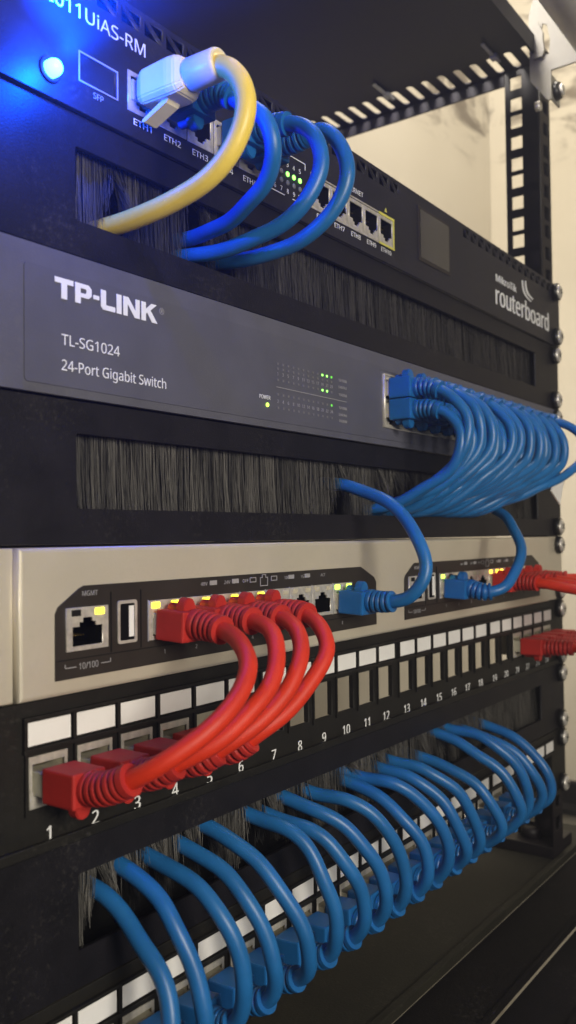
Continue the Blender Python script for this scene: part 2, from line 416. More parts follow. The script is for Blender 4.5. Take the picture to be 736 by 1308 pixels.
# hanging bracket and enamelled tube at the upper right
br = thing('wall_bracket', 'grey-white steel bracket bolted to the top of the right post', 'bracket')
arm = curve_plate([[(4, 317), (-60, 317), (-60, 376), (-2, 376), (2, 366), (4, 360)]], [[(-4.5, 331), (-9.5, 328), (-10.5, 338), (-8.5, 349), (-5.5, 351), (-4, 345)]], 0, 1.8)
for v in arm.bm.verts: v.co = Vector((207 + v.co.y, v.co.x, v.co.z))
part('arm', arm, 'lightbr', br)
fl = MB().prism([(3.6, 316.9), (3.4, 313), (-8, 297), (-11, 296.5), (-11, 316.9)], 'x', 206.2, 208.2).box(208.3, 224, -11, -9.6, 297.5, 314)
part('lower_flap', fl, 'lightbr', br)
part('latch_strip', MB().prism([(1.5, 352), (-1, 346), (-.5, 340), (.8, 335), (.5, 327), (-5.6, 327), (-7.4, 331), (-6.4, 338), (-6.6, 343), (-5, 347), (-3, 352)], 'x', 204.4, 206.9), 'lightbr', br)
part('bolt', MB().lathe([(6.2, -11.1), (6.2, -13.0), (5.4, -15)], (214, 0, 304.5), 'y', 24).lathe([(3.9, -15.05), (3.7, -16.8), (2, -17.4)], (214, 0, 304.5), 'y', 20, 1), ['washer', 'screw'], br)
part('bolt', MB().lathe([(3.4, 2.5), (3.2, -.5), (2, -1.2)], (214, 0, 298), 'y', 20), ['screw'], br)
tb = part('round_tube', MB().lathe([(23, -400), (23, 700)], (0, -50, 331), 'x', 48), 'pipe')
tag(tb, 'thick pale beige round tube crossing the upper right corner above the bracket', 'tube')

# ------------------------------------------------------------------ screws
def screw(x, z, y, label):
    t = thing('rack_screw', label, 'screw', 'screws down the right edge of the rack', (x, y, z))
    if 'sc' not in _cache:
        a = MB().lathe([(6.2, 0), (6.3, -2.2), (5.9, -3.2), (5.2, -3.5), (4.9, -2.8)], (0, 0, 0), 'y', 28).mesh('washer', 'washer')
        b = MB().lathe([(4.2, -2.7), (5.0, -3.1), (5.0, -3.7), (4.5, -4.4), (2.8, -4.9), (.6, -5.0)], (0, 0, 0), 'y', 24)
        b = b.mesh('head', 'screw')
        c = MB().box(-2.2, 2.2, -5.12, -4.6, -.4, .4).box(-.4, .4, -5.12, -4.6, -2.2, 2.2).mesh('cross_slot', 'dark')
        _cache['sc'] = (a, b, c)
    a, b, c = _cache['sc']
    link('washer', a, t); h = link('head', b, t); h.rotation_euler = (0, random.uniform(0, 1.5), 0); link('cross_slot', c, h)
    return t
names = ['the top router', 'the upper brush panel', 'the charcoal switch', 'the middle brush panel', 'the beige switch', 'the numbered patch panel', 'the lower brush panel', 'the bottom patch panel']
for k in range(8):
    for q, d in (('upper', 6.35), ('lower', 38.1)):
        if k == 3 and q == 'upper' or k == 2 and q == 'lower': pass
        screw(232.5, (4 - k) * U - d, -1.6 if k == 0 else 0, '%s screw in a black cup washer at the right end of %s' % (q, names[k]))

# ------------------------------------------------------------------ brush panels
def brush_panel(k, label, dense=1500, mats='bristle', gaps=(), spread=.35, seed=1):
    rnd = random.Random(seed)
    zt = (4 - k) * U - .35; zb = (3 - k) * U + .35
    t = thing('brush_panel', label, 'brush panel', 'brush panels between the network devices')
    wz0, wz1 = zt - 32.9, zt - 9.8
    part('panel', curve_plate([R4(-241.3, 241.3, zb, zt)], [rrect(-197, 197, wz0, wz1, .8, 2)], 0, 2), 'black', t)
    bw = MB().box(-200, 200, 16, 18, wz0 - 6, wz1 + 3).box(-200, -199, 2.1, 16, wz0 - 6, wz1 + 3).box(199, 200, 2.1, 16, wz0 - 6, wz1 + 3)
    bw.box(-199, 199, 2.1, 16, wz0 - 7, wz0 - 6).box(-199, 199, 2.1, 16, wz1 + 2, wz1 + 3)
    part('backing', bw, 'dark', t)
    mb = MB(); bm = mb.bm
    n = dense
    for i in range(n):
        x = -196 + 392 * (i + rnd.random()) / n
        clump = math.sin(x * .35 + seed) + math.sin(x * .13 + 2 * seed) + .6 * math.sin(x * 1.3)
        lean = clump * spread * .8 + rnd.gauss(0, spread)
        top = wz1 + 1.5; bot = wz0 - 3 + (rnd.random() ** 3) * 7; y0 = 4 + rnd.random() * 3.5; y1 = y0 + rnd.gauss(0, .9) - .8
        for gx in gaps:
            d = x - gx
            if abs(d) < 7.5:
                f = (1 - abs(d) / 7.5); sgn = 1 if d > 0 else -1
                lean += sgn * f * 4.5; bot = min(wz1 - 3, bot + f * (13 + 5 * rnd.random())); y1 -= f * (2 + 3 * rnd.random())
        w = .07 + .10 * rnd.random() * .8
        v = [bm.verts.new((x - w, y0, top)), bm.verts.new((x + w, y0, top)), bm.verts.new((x + lean + w * .6, y1, bot)), bm.verts.new((x + lean - w * .6, y1, bot))]
        m1 = [bm.verts.new((x + lean * .4 - w, (y0 + y1) / 2 + .3, (top + bot) / 2)), bm.verts.new((x + lean * .4 + w, (y0 + y1) / 2 + .3, (top + bot) / 2))]
        bm.faces.new((v[0], v[1], m1[1], m1[0])); bm.faces.new((m1[0], m1[1], v[2], v[3]))
    me = bpy.data.meshes.new('bristles'); bmesh.ops.scale(bm, vec=(S, S, S), verts=bm.verts); bm.to_mesh(me); bm.free(); me.materials.append(M[mats])
    link('bristles', me, t)
    return t

# waypoints of the cables, millimetres, from the brush (first) to the plug (last)
LOW = [
 [(-185.6,0,-109.5),(-186.2,-13.6,-117.8),(-187.2,-25,-126.9),(-189,-30.6,-140)],
 [(-176.3,0,-104.5),(-175.8,-13.4,-110.9),(-175,-22.4,-122.5),(-173.4,-29,-140)],
 [(-163.9,0,-105.2),(-162.8,-16.4,-109.6),(-160.7,-28.3,-121.1),(-158.3,-32.1,-135.6)],
 [(-147.5,0,-106.2),(-146.2,-13.8,-110.9),(-143.8,-25.3,-122.8),(-141,-31.1,-139.1)],
 [(-135.4,0,-102.8),(-133.5,-14.9,-108.7),(-129.8,-26.3,-120.8),(-125.5,-33.6,-136.6),(-122.3,-32.3,-148.5)],
 [(-110.1,0,-105.4),(-108.7,-14.5,-107.5),(-106.2,-24.3,-117.8),(-103.1,-30.3,-134.7),(-100.9,-29.5,-147.1)],
 [(-99.2,0,-108),(-97,-16.3,-110.6),(-92.9,-24.9,-118.1),(-88,-30.5,-128.5),(-84.4,-31.5,-139.3)],
 [(-87.6,0,-104.2),(-84.7,-12.4,-107.7),(-79.1,-21.6,-114.3),(-72.6,-29.1,-125.8),(-67.8,-31.1,-137.9)],
 [(-70.3,0,-105.9),(-67.3,-11.7,-106.6),(-61.7,-22.1,-112.7),(-55,-28.1,-122.9),(-50.1,-30,-136.3)],
 [(-40.6,0,-108.6),(-39.1,-13.5,-113.3),(-36.2,-23.7,-121.7),(-32.8,-29.4,-130.7),(-30.2,-31,-139.5)],
 [(-35.9,0,-106.6),(-32.8,-15.1,-107.7),(-26.9,-23.9,-113.9),(-20,-30.6,-123.8),(-14.8,-33.6,-138.5)],
 [(-12.7,0,-108.6),(-9.9,-14.6,-111.3),(-4.6,-24.6,-120),(1.5,-31.7,-135.4),(6.1,-32.9,-146.4)],
 [(-1.3,0,-107.7),(2.2,-13.3,-109.9),(8.9,-24.9,-118.1),(16.8,-30.3,-131),(22.7,-31.8,-143)],
 [(30.5,0,-112.9),(32.3,-13,-116.2),(35.8,-26.1,-124.7),(39.9,-33.6,-136.5),(43,-35,-146)],
 [(46.9,0,-103.3),(48.9,-13.2,-108.5),(52.7,-27.4,-117.4),(57.2,-35.8,-129.4),(60.5,-38.5,-140.9)],
 [(61.1,0,-103.5),(63.5,-16.9,-106),(68.1,-28.7,-116),(73.6,-34.6,-126.6),(77.6,-35.8,-139.7)],
 [(83,0,-108.8),(84.9,-17.6,-113.5),(88.6,-28.5,-122.1),(92.9,-35.4,-133),(96.1,-36.3,-142.1)],
 [(111.3,0,-110.9),(112.3,-15.7,-116.4),(114.1,-26.9,-126),(116.3,-32.7,-136.2),(117.9,-33.3,-147)]]
brush_panel(1, 'black brush panel with dark bristles between the top router and the charcoal switch', 3400, 'bristle', (-178, -139, -137, -121), .3, 3)
brush_panel(3, 'black brush panel with worn grey bristles between the charcoal switch and the beige switch', 3200, 'bristlehi', (-43, -8, 8, 24, 40, 56, 72, 88, 100), .35, 5)
brush_panel(6, 'black brush panel whose bristles are parted by the lower blue cables', 3400, 'bristlehi', [c[0][0] for c in LOW], .45, 8)

# ------------------------------------------------------------------ top router
rt = thing('rackmount_router', 'black rack router at the top with blue power light, small display and white lettering', 'router')
zt, zb = 4 * U - .35, 3 * U + .35
holes = []
def vents(xa, xb):
    x = xa; i = 0
    while x + 9 < xb:
        holes.append([(x + .5, 170.2), (x + 8.6, 170.2), (x + .5, 175.6)])
        holes.append([(x + 1.9, 175.9), (x + 9.4, 175.9), (x + 9.4, 170.9)])
        x += 10.4
vents(-221, 8); vents(81, 226)
RJX = [-169.7 + 14.3 * i for i in range(5)]; RJY = [-62.5 + 13.9 * i for i in range(5)]
for x in RJX + RJY: holes.append(R4(x - 6.2, x + 6.2, 142.6, 154.6))
holes.append(R4(-196, -181.6, 143.4, 151.8))
part('faceplate', curve_plate([rrect(-241.3, 241.3, zb, zt, 1.2, 2)], holes, -1.6, .4), 'router', rt)
part('chassis', MB().box(-218, 218, 14, 150, zb + .5, zt - .5).box(-218, 218, .5, 13.9, zb + .5, zb + 1.5).box(-218, 218, .5, 13.9, zt - 1.2, zt - .4), 'vent', rt)
for i, x in enumerate(RJX + RJY):
    jack(rt, x, 148.6, 13.6, 13.2, 11.2, 10.2, up=False, y=-2.0)
part('array_bezel', curve_plate([R4(-71.2, .6, 141.2, 156.4)], [R4(-70, -.6, 142, 155.8)], -1.95, -1.5), 'steel', rt)
part('poe_port_outline', MB().box(-14.4, .5, -2.3, -2.05, 155.2, 156.4).box(-14.4, .5, -2.3, -2.05, 140.9, 141.9).box(-.6, .3, -2.3, -2.05, 141.9, 155.2), 'yink', rt)
part('module_bay', curve_plate([R4(-197, -180.8, 142.9, 152.4)], [R4(-196.6, -181.2, 143.3, 152)], -1.95, -1.5), 'inkdim', rt)
part('module_door', MB().box(-195.6, -182, -1.2, .2, 143.7, 151.6), 'router', rt)
dsp = part('display', MB().box(26.2, 63.4, -2.0, -1.3, 143.2, 171.6, bev=.3), 'inset', rt)
part('display_glass', MB().box(28.2, 61.6, -2.25, -2.03, 145, 170), 'glass', dsp)
# unlit and lit port lights
for i in range(5):
    for row, z in ((0, 149.9), (1, 146.3)):
        m = 'ledgreen' if (row == 0 and i in (2, 3, 4)) else 'ledoff'
        part('status_light', MB().lathe([(1.05, -1.0), (1.05, -1.9), (.7, -2.15)], (-96.4 + 4.35 * i, 0, z), 'y', 14), m, rt)
    text(str(i + 1), -96.4 + 4.35 * i, 152.9, 1.9, 'ink', rt, -1.75, align='CENTER')
    text(str(i + 6), -96.4 + 4.35 * i, 141.9, 1.9, 'ink', rt, -1.75, align='CENTER')
part('light_outline', MB().box(-99.5, -75, -1.85, -1.62, 158, 158.35).box(-75.3, -75, -1.85, -1.62, 155.6, 158).box(-99.5, -90, -1.85, -1.62, 140.4, 140.75).box(-84.5, -72.5, -1.85, -1.62, 140.4, 140.75), 'ink', rt)
for i, x in enumerate(RJX + RJY):
    text('ETH%d' % (i + 1), x, 138.0, 2.1, 'ink', rt, -1.75, align='CENTER', width=8.2 if i < 9 else 9.6)
text('SFP', -189, 139.8, 1.9, 'inkdim', rt, -1.75, align='CENTER')
text('ETHERNET', -45, 158.6, 2.2, 'ink', rt, -1.75, width=17)
text('2011UiAS-RM', -209.8, 162.6, 4.4, 'ink', rt, -1.75, width=41.5)
part('arrow_mark', MB().prism([(-8.2, 158.0), (-5.8, 158.0), (-7, 160.2)], 'y', -1.85, -1.65), 'yink', rt)
text('MikroTik', 127.4, 155.6, 4.4, 'ink', rt, -1.75, width=33, dup=.4)
text('routerboard', 126.6, 141.4, 11.6, 'ink', rt, -1.75, width=92, dup=.8)
# swoosh arcs above the lettering
mb = MB()
for (x0, z0, x1, z1, bow, w) in ((171, 166.0, 186, 155.2, 4.2, 1.3), (176.5, 166.8, 189.5, 157.4, 3.8, 1.3)):
    L = []; Rr = []
    for k in range(13):
        t = k / 12; x = x0 + (x1 - x0) * t - bow * math.sin(math.pi * t); z = z0 + (z1 - z0) * t - bow * .5 * math.sin(math.pi * t)
        ww = w * (.35 + .65 * math.sin(math.pi * (.15 + .7 * t))); L.append((x - ww, z - ww * .4)); Rr.append((x + ww, z + ww * .4))
    mb.prism(L + Rr[::-1], 'y', -1.87, -1.65)
part('emblem', mb, 'ink', rt)
led = part('power_light', MB().lathe([(2.6, -1.4), (2.6, -4.0), (2.2, -5.2), (1.3, -6.0), (.2, -6.3)], (-208, 0, 141.5), 'y', 20), 'ledblue', rt)
part('light_bezel', MB().lathe([(3.9, -1.5), (3.8, -2.4), (2.9, -2.6), (2.7, -1.9)], (-208, 0, 141.5), 'y', 24), 'router', led)

# ------------------------------------------------------------------ charcoal switch
sw = thing('network_switch', 'charcoal 24-port rack switch with white brand lettering and a double row of blue plugs', 'network switch')
zt, zb = 2 * U - .5, U + .5
TX = [-4 + 14.2 * i for i in range(12)]
face = curve_plate([rrect(-241.3, 241.3, zb, zt, 1.5, 3)], [R4(-10.6, 160, 54.2, 78.6)], -1.0, 1.2)
part('faceplate', face, 'grey', sw)
part('front_label_panel', curve_plate([rrect(-217, 217, 47.6, 82.2, 1.2, 3)], [R4(-13.2, 161.5, 51.8, 80.6)], -1.35, -1.05), 'greyin', sw)
part('chassis', MB().box(-218, 218, 14, 150, zb + .5, zt - .5), 'vent', sw)
for x in TX:
    jack(sw, x, 72.4, 14.0, 12.3, 11.4, 9.6, up=True, y=-1.5)
    jack(sw, x, 60.0, 14.0, 12.3, 11.4, 9.6, up=False, y=-1.5)
part('port_cage', curve_plate([R4(-11.6, 160.2, 53.4, 79.0)], [R4(-11.0, 159.6, 54.0, 78.4)], -2.6, .5), 'steel', sw)
# wordmark in heavy wide letters
def wordmark(parent, x0, z0, wtot, h):
    P = []; st = 2.25
    def bar(x, z, w, hh): P.append(R4(x, x + w, z, z + hh))
    def T(x): bar(x, h - 1.55, 6.6, 1.55); bar(x + 2.1, 0, 2.4, h - 1.6)
    out = MB()
    units = []
    def add(poly): units.append(poly)
    s = h
    # T
    add([(0, s), (8.2, s), (8.2, s - 1.6), (5.4, s - 1.6), (5.4, 0), (2.8, 0), (2.8, s - 1.6), (0, s - 1.6)])
    # P with a squared counter, built from a stem and a bowl
    add([(9, 0), (11.5, 0), (11.5, s), (9, s)]); 
    add([(11.55, s), (15.2, s), (16.6, s - 1), (16.6, s - 3.2), (15.2, s - 4.2), (11.55, s - 4.2), (11.55, s - 2.9), (13.8, s - 2.9), (14.2, s - 2.5), (14.2, s - 1.7), (13.8, s - 1.4), (11.55, s - 1.4)])
    add([(17.4, 2.5), (20.2, 2.5), (20.2, 3.8), (17.4, 3.8)])
    add([(21, s), (23.5, s), (23.5, 1.6), (28, 1.6), (28, 0), (22, 0), (21, .9)])
    add([(28.7, 0), (31.2, 0), (31.2, s), (28.7, s)])
    add([(32.1, 0), (34.3, 0), (34.3, s - 2.2), (38, 0), (40.6, 0), (40.6, s), (38.4, s), (38.4, 2.3), (34.7, s), (32.1, s)])
    add([(41.5, 0), (43.9, 0), (43.9, 2.4), (44.6, 2.9), (47.2, 0), (50.2, 0), (46.4, 3.9), (49.8, s), (46.9, s), (43.9, 4.0), (43.9, s), (41.5, s)])
    k = wtot / 50.2
    mb = curve_plate([[(a * k, b) for a, b in p] for p in units], [], -.12, 0)
    return part('lettering', mb, 'ink', parent, (x0, -1.38, z0))
wordmark(sw, -206.2, 74.0, 43.0, 6.2)
text('®', -162.2, 77.6, 2.2, 'inkdim', sw, -1.45)
text('TL-SG1024', -203.7, 60.2, 3.2, 'ink', sw, -1.45, width=23.4)
text('24-Port Gigabit Switch', -203.7, 52.5, 3.2, 'ink', sw, -1.45, width=44.5)
for i in range(12):
    x = -95.5 + 3.55 * i
    text(str(2 * i + 1), x, 66.2, 1.3, 'inkdim', sw, -1.45, align='CENTER'); text(str(2 * i + 2), x, 55.2, 1.3, 'inkdim', sw, -1.45, align='CENTER')
    for z in (70.9, 68.9, 64.4, 58.6, 53.2):
        lit = (z == 70.9 and i in (9, 10, 11)) or (z == 64.4 and i in (9, 10)) or (z == 58.6 and i == 11)
        part('port_light', MB().box(x - .5, x + .5, -1.6, -1.4, z - .42, z + .42), ('ledgreen' if lit and i != 11 else 'leddim') if lit else 'inkfaint', sw)
for z, s in ((70.6, '10/100M'), (67.6, 'Link/Act'), (64.2, '1000M'), (58.4, '10/100M'), (55.4, 'Link/Act'), (52.6, '1000M')):
    text(s, -50.5, z - .6, 1.2, 'inkdim', sw, -1.45, width=6.5)
part('divider_line', MB().box(-96.5, -44, -1.5, -1.38, 61.4, 61.65), 'inkdim', sw)
text('POWER', -107.5, 55.8, 1.5, 'ink', sw, -1.45, width=7)
part('power_light', MB().lathe([(.8, -1.4), (.8, -1.7), (.5, -1.85)], (-102.6, 0, 53.6), 'y', 12), 'ledyg', sw)

# ------------------------------------------------------------------ beige switch
bs = thing('beige_switch', 'beige metal rack switch with two dark port windows and yellow link lights', 'network switch')
zt, zb = -.5, -U + .4
def win_holes(dx):
    jx = [-196.5 + dx] + [-163.2 + 15.67 * i + dx for i in range(8)]
    return [R4(x - 6.6, x + 6.6, -30.8, -19.0) for x in jx]
mb = curve_plate([R4(-220.5, 207, zb, zt)], win_holes(0) + win_holes(211.4), -3.2, 8)
es = [e for e in mb.bm.edges if all(abs(v.co.y + 3.2) < .01 and (abs(v.co.x + 220.5) < .01 or abs(v.co.x - 207) < .01 or abs(v.co.z - zb) < .01 or abs(v.co.z - zt) < .01) for v in e.verts) and len(e.link_faces) == 2 and abs(e.link_faces[0].normal.dot(e.link_faces[1].normal)) < .5]
bmesh.ops.bevel(mb.bm, geom=es, offset=1.4, segments=4, profile=.5, affect='EDGES')
part('front_body', mb, 'beige', bs)
part('mounting_ear', MB().box(-241.3, -220.6, -.6, 1.4, zb, zt, bev=.4), 'beige', bs); part('mounting_ear', MB().box(207.1, 241.3, -.2, 1.6, zb, zt, bev=.4), 'beige', bs)
part('chassis', MB().box(-218, 206, 14, 150, zb + .5, zt - .5), 'vent', bs)
def window(dx, first):
    poly = [(-208.2, -39.4), (-208.2, -20.0), (-207.2, -18.0), (-199.2, -12.8), (-197.4, -12.1), (-37.6, -12.1), (-26, -17.2), (-24.2, -19.4), (-24.2, -39.0)]
    poly = [(a + dx, b) for a, b in poly]
    jx = [-196.5 + dx] + [-163.2 + 15.67 * i + dx for i in range(8)]
    hs = [R4(x - 6.6, x + 6.6, -30.4, -19.2) for x in jx] + [R4(-183.9 + dx, -176.3 + dx, -30.8, -18)]
    w = part('port_window', curve_plate([poly], win_holes(dx), -3.7, -3.25), 'inset', bs)
    def L(m1, m2): return [(-4.6, 4.85, m1), (4.6, 4.85, m2)]
    off = 'socket'
    if first: cfg = [L(off, 'ledyel')] + [L('ledyel', 'ledyel')] * 4 + [L('sockbeige', 'sockbeige')] * 3 + [L('ledyg', 'ledyg')]
    else: cfg = [L(off, 'ledyel')] + [L('ledyg', off)] + [L('sockbeige', 'sockbeige')] * 3 + [L('ledor', 'ledor')] * 4
    for i, x in enumerate(jx):
        jack(w, x, -24.9, 15.0 if i else 16.2, 12.8, 11.8, 8.4, up=True, y=-4.3, depth=11, shift=-.9, sock='dark', leds=cfg[i], name='port')
    for i, x in enumerate(jx[1:]):
        part('divider', MB().box(x - 7.9, x - 7.55, -4.1, -3.75, -31.6, -18.2), 'inkdim', w)
    u = part('usb_port', curve_plate([rrect(-184.3 + dx, -176 + dx, -31.1, -17.6, .8, 2)], [rrect(-183.3 + dx, -177 + dx, -30.2, -18.6, .4, 2)], -4.2, -3.7), 'steel', w)
    part('usb_cavity', MB().box(-183.2 + dx, -177.1 + dx, -3.95, -3.72, -30.1, -18.7), 'dark', u)
    part('usb_tongue', MB().box(-179.5 + dx, -177.4 + dx, -4.15, -3.96, -29.2, -19.4), 'white', u)
    part('seam', MB().box(-187 + dx, -186.6 + dx, -3.95, -3.75, -33.2, -14.6).box(-174.2 + dx, -173.8 + dx, -3.95, -3.75, -33.2, -14.6).box(-208 + dx, -24.3 + dx, -3.95, -3.75, -33.8, -33.55), 'socket', w)
    text('MGMT', -198.2 + dx, -15.2, 1.5, 'inkdim', w, -3.8, width=6)
    text('10/100', -195.8 + dx, -37.0, 1.9, 'inkdim', w, -3.8, align='CENTER', width=7.5)
    part('bracket_marks', MB().box(-205 + dx, -200.6 + dx, -3.9, -3.75, -36.2, -35.95).box(-205 + dx, -204.7 + dx, -3.9, -3.75, -36.2, -35).box(-191 + dx, -187 + dx, -3.9, -3.75, -36.2, -35.95).box(-187.3 + dx, -187 + dx, -3.9, -3.75, -36.2, -35), 'inkdim', w)
    # legend strip over the ports
    for x, s in ((-145, '48V'), (-132.4, '24V'), (-121.8, 'OFF'), (-95.6, '100M'), (-84.5, '1G'), (-70, 'ACT')):
        text(s, x + dx, -15.0, 1.2, 'inkdim', w, -3.8, width=len(s) * 1.15)
    lg = MB()
    for x in (-138.5, -126.2, -91.2, -80): lg.box(x - 1.9 + dx, x + 1.9 + dx, -3.95, -3.75, -15.0, -13.4)
    for x in (-115.8, -102.6):
        for a in ((-1.9, 1.9, -13.6, -13.3), (-1.9, 1.9, -15.2, -14.9), (-1.9, -1.6, -14.9, -13.6), (1.6, 1.9, -14.9, -13.6)): lg.box(x + a[0] + dx, x + a[1] + dx, -3.95, -3.75, a[2], a[3])
    x = -109 + dx
    for a in ((-2.4, 2.4, -16.9, -16.6), (-2.4, -2.1, -16.6, -13.8), (2.1, 2.4, -16.6, -13.8), (-2.4, -1.2, -13.8, -13.5), (1.2, 2.4, -13.8, -13.5), (-1.2, -.9, -13.8, -12.7), (.9, 1.2, -13.8, -12.7), (-1.2, 1.2, -12.7, -12.45)):
        lg.box(x + a[0], x + a[1], -3.95, -3.75, a[2], a[3])
    part('legend_marks', lg, 'inkdim', w)
    for i in range(8): text(str(i + 1), -163.2 + 15.67 * i + dx, -36.4, 1.4, 'inkdim', w, -3.8, align='CENTER')
window(0, True); window(211.4, False)

# ------------------------------------------------------------------ patch panels
PX = [(i - 11.5) * 17.74 + (i // 6 - 1.5) * 2.7 for i in range(24)]
def patch_panel(k, label, empty, used, numbers=True):
    t = thing('patch_bay', label, 'patch panel', 'patch panels with white label strips')
    zt = (4 - k) * U - .4; zb = (3 - k) * U + .4; o = (5 - k) * U
    holes = [R4(x - 6.9, x + 6.9, o - 75.4, o - 60.4) for x in PX]
    part('panel', curve_plate([R4(-241.3, 241.3, zb, zt)], holes, 0, 1.6), 'patchblack', t)
    part('front_fold', MB().box(-241.2, 241.2, -1.6, -.05, zb, zb + 3.2, bev=.5), 'patchblack', t)
    rails = MB()
    for x in PX: rails.box(x - 8.6, x - 8.2, -.9, -.05, o - 77, o - 59)
    rails.box(-217.4, 217.4, -1.5, -.05, o - 59.2, o - 57.9, bev=.2).box(-217.4, 217.4, -1.5, -.05, o - 49.9, o - 48.8, bev=.2)
    for x in PX: rails.box(x - 9.2, x - 8.1, -1.35, -.05, o - 57.85, o - 49.95)
    part('label_rail', rails, 'patchblack', t)
    for i, x in enumerate(PX):
        part('label_strip', MB().box(x - 7.9, x + 7.9, -.6, -.06, o - 57.2, o - 50.5), 'white', t)
        if i in used:
            p = jack(t, x, o - 67.9, 13.7, 14.8, 11.8, 10.6, up=False, frame='steel', sock='sockbeige', y=-.4)
        elif i in empty:
            f = MB().box(x - 6.8, x - 6.1, .2, 3.0, o - 75.3, o - 60.5).box(x + 6.3, x + 6.8, .2, 2.2, o - 75.3, o - 60.5)
            part('open_port', f, 'patchblack', t)
    if numbers:
        for i, x in enumerate(PX): text(str(i + 1), x, o - 85.8, 4.1, 'ink', t, -.12, align='CENTER', dup=.16)
    return t
EMPTY1 = set(range(4, 20)); USED1 = {0, 1, 2, 3, 20, 21, 22, 23}
patch_panel(5, 'black patch panel numbered 1 to 24 with red plugs at both ends', EMPTY1, USED1)
patch_panel(8 - 1, 'black patch panel at the bottom, filled with a row of blue plugs', set(range(19, 24)), set(range(0, 19)))

# ------------------------------------------------------------------ cables
def cord(label, group, ctrl, pc, cc, plugs, blen=12.5, blen_end=0, r=2.8, rb=4.9, name='patch_cable'):
    t = thing(name, label, 'cable', group)
    obs = []
    for (x, z, up, y0, ln, tilt) in plugs: obs.append(plug(t, x, z, pc, up, y0, ln, tilt=tilt))
    boot_and_cable(t, ctrl, pc, cc, blen, blen_end, r, rb, obs[0] if obs else None, obs[1] if len(obs) > 1 else None)
    return t

# lower row of eighteen blue cables
gl = 'blue cables looping from the lower brush panel into the bottom patch panel'
for i, w in enumerate(LOW):
    xp = PX[i + 1]; zc = -68 - 2 * U + .5
    e = w[0]; ctrl = [(xp, -15.5, zc), (xp, -20, zc - .4), (xp, -25.5, zc + 1.8)] + w[::-1]
    if w[-1][2] > -146: ctrl.insert(3, ((xp + w[-1][0]) / 2, (-27.5 + w[-1][1]) / 2 - 1.4, (zc + 5 + w[-1][2]) / 2 - 1.0))
    ctrl += [(e[0] - 1.5, 14, e[2] + 3)]
    cord('blue patch cable hanging from the lower brush panel, %s of eighteen counted from the left' % ORD[i], gl, ctrl, 'bluep', 'blue', [(xp, zc, False, -3.5, 12, -.04 + .05 * math.sin(i * 2.3))], 11)

# double row on the charcoal switch
gt = 'blue cables bunched on the charcoal switch'
rnd = random.Random(4)
for i, x in enumerate(TX):
    xe = -8 + (x + 4) * .66
    for row in (0, 1):
        j = lambda a: rnd.uniform(-a, a)
        k = 1.01 - .013 * i + j(.035) + (.20 if (i == 11 and row == 0) else 0) - (.10 if i in (3,) else 0)
        if row == 0:
            ctrl = [(x, -15, 71.9), (x, -23, 71.5), (x + .5, -33.5 * k, 66.5 + j(.8)), (x + 1 - i * .1 + j(.6), -41 * k, 56.5 + j(1.5)), (x + 1 - i * .4 + j(.9), -40.5 * k, 43 + j(1.6)), (x * .4 + xe * .6 + 1, -28 * k, 28.5), (xe + 2, -8, 16 + j(2)), (xe, 10, 13)]
        else:
            ctrl = [(x, -15, 61.6), (x, -24, 61.0), (x, -32.5, 57 + j(.5)), (x - .5 - i * .1 + j(.5), -37 * k, 48 + j(1.5)), (x - 1 - i * .4 + j(.9), -33.5 * k, 34.5 + j(1.5)), (x * .35 + xe * .65 - 1, -20, 23.5), (xe - 3, -4, 17.5 + j(2)), (xe - 4, 10, 14)]
        t = cord('blue patch cable in the %s port row of the charcoal switch, %s from the left' % ('upper' if row == 0 else 'lower', ORD[i]), gt, ctrl, 'bluep', 'blue',
                 [(x, 72.0 if row == 0 else 61.7, row == 0, -3.6, 11.5, 0)], 13.5, r=2.55, rb=4.6)
        if i == 11 and row == 1:
            part('paper_tag', MB().box(x - 14, x + 2, -31, -30.2, 22, 38, rot=Matrix.Rotation(math.radians(28), 3, 'Y')), 'white', t)

# blue cables of the top router
gr = 'blue cables looping out of the top router'
for lab, x, w in (('port labelled ETH2, leftmost of the three', -155.4, [(-155.2,-33,143),(-154,-41,135.5),(-152,-42.8,126.4),(-148,-35.8,118),(-144,-21.5,112.8),(-139,0,111),(-138,14,112)]),
                  ('port labelled ETH4, middle one of the three', -126.8, [(-126.8,-35,146),(-127,-42.5,139.5),(-128,-45.2,128.9),(-130,-40.2,117.3),(-133,-28.3,108.8),(-137,-2.9,104.5),(-138,14,106)]),
                  ('port labelled ETH5, rightmost of the three', -112.5, [(-112.6,-35,149.5),(-113,-43.5,141.6),(-114,-47.1,130.4),(-116,-41.6,117.1),(-118,-27.6,108.2),(-121,-.7,106),(-122,14,108)])):
    cord('blue patch cable looping down from the router ' + lab, gr, [(x, -16.5, 149), (x, -25, 148.6)] + w, 'bluep', 'blue', [(x, 149, False, -4.5, 12, 0)], 14, rb=4.6)

# blue cables down to the beige switch
gb = 'blue cables dropping from the middle brush panel to the beige switch'
cord('blue patch cable dropping from the brush to the eighth port of the left port window', gb,
     [(-53.5, -17, -25.6), (-53.6, -26, -26.1), (-53.2, -36.5, -23.8), (-51, -42.8, -13.1), (-48, -38.3, 0), (-45, -23.9, 14.9), (-43, -1, 24), (-42, 14, 26)], 'bluep', 'blue', [(-53.5, -26.2, True, -5.5, 12, .05)], 13)
cord('blue patch cable dropping from the brush to the first port of the right port window', gb,
     [(48.2, -17, -26), (48.4, -26, -28), (54, -33.5, -26), (62, -35.7, -19), (72, -36, -9), (85, -27, 5), (100, -8, 17), (106, 14, 20)], 'bluep', 'blue', [(48.2, -26.2, True, -5.5, 12, .05)], 13)

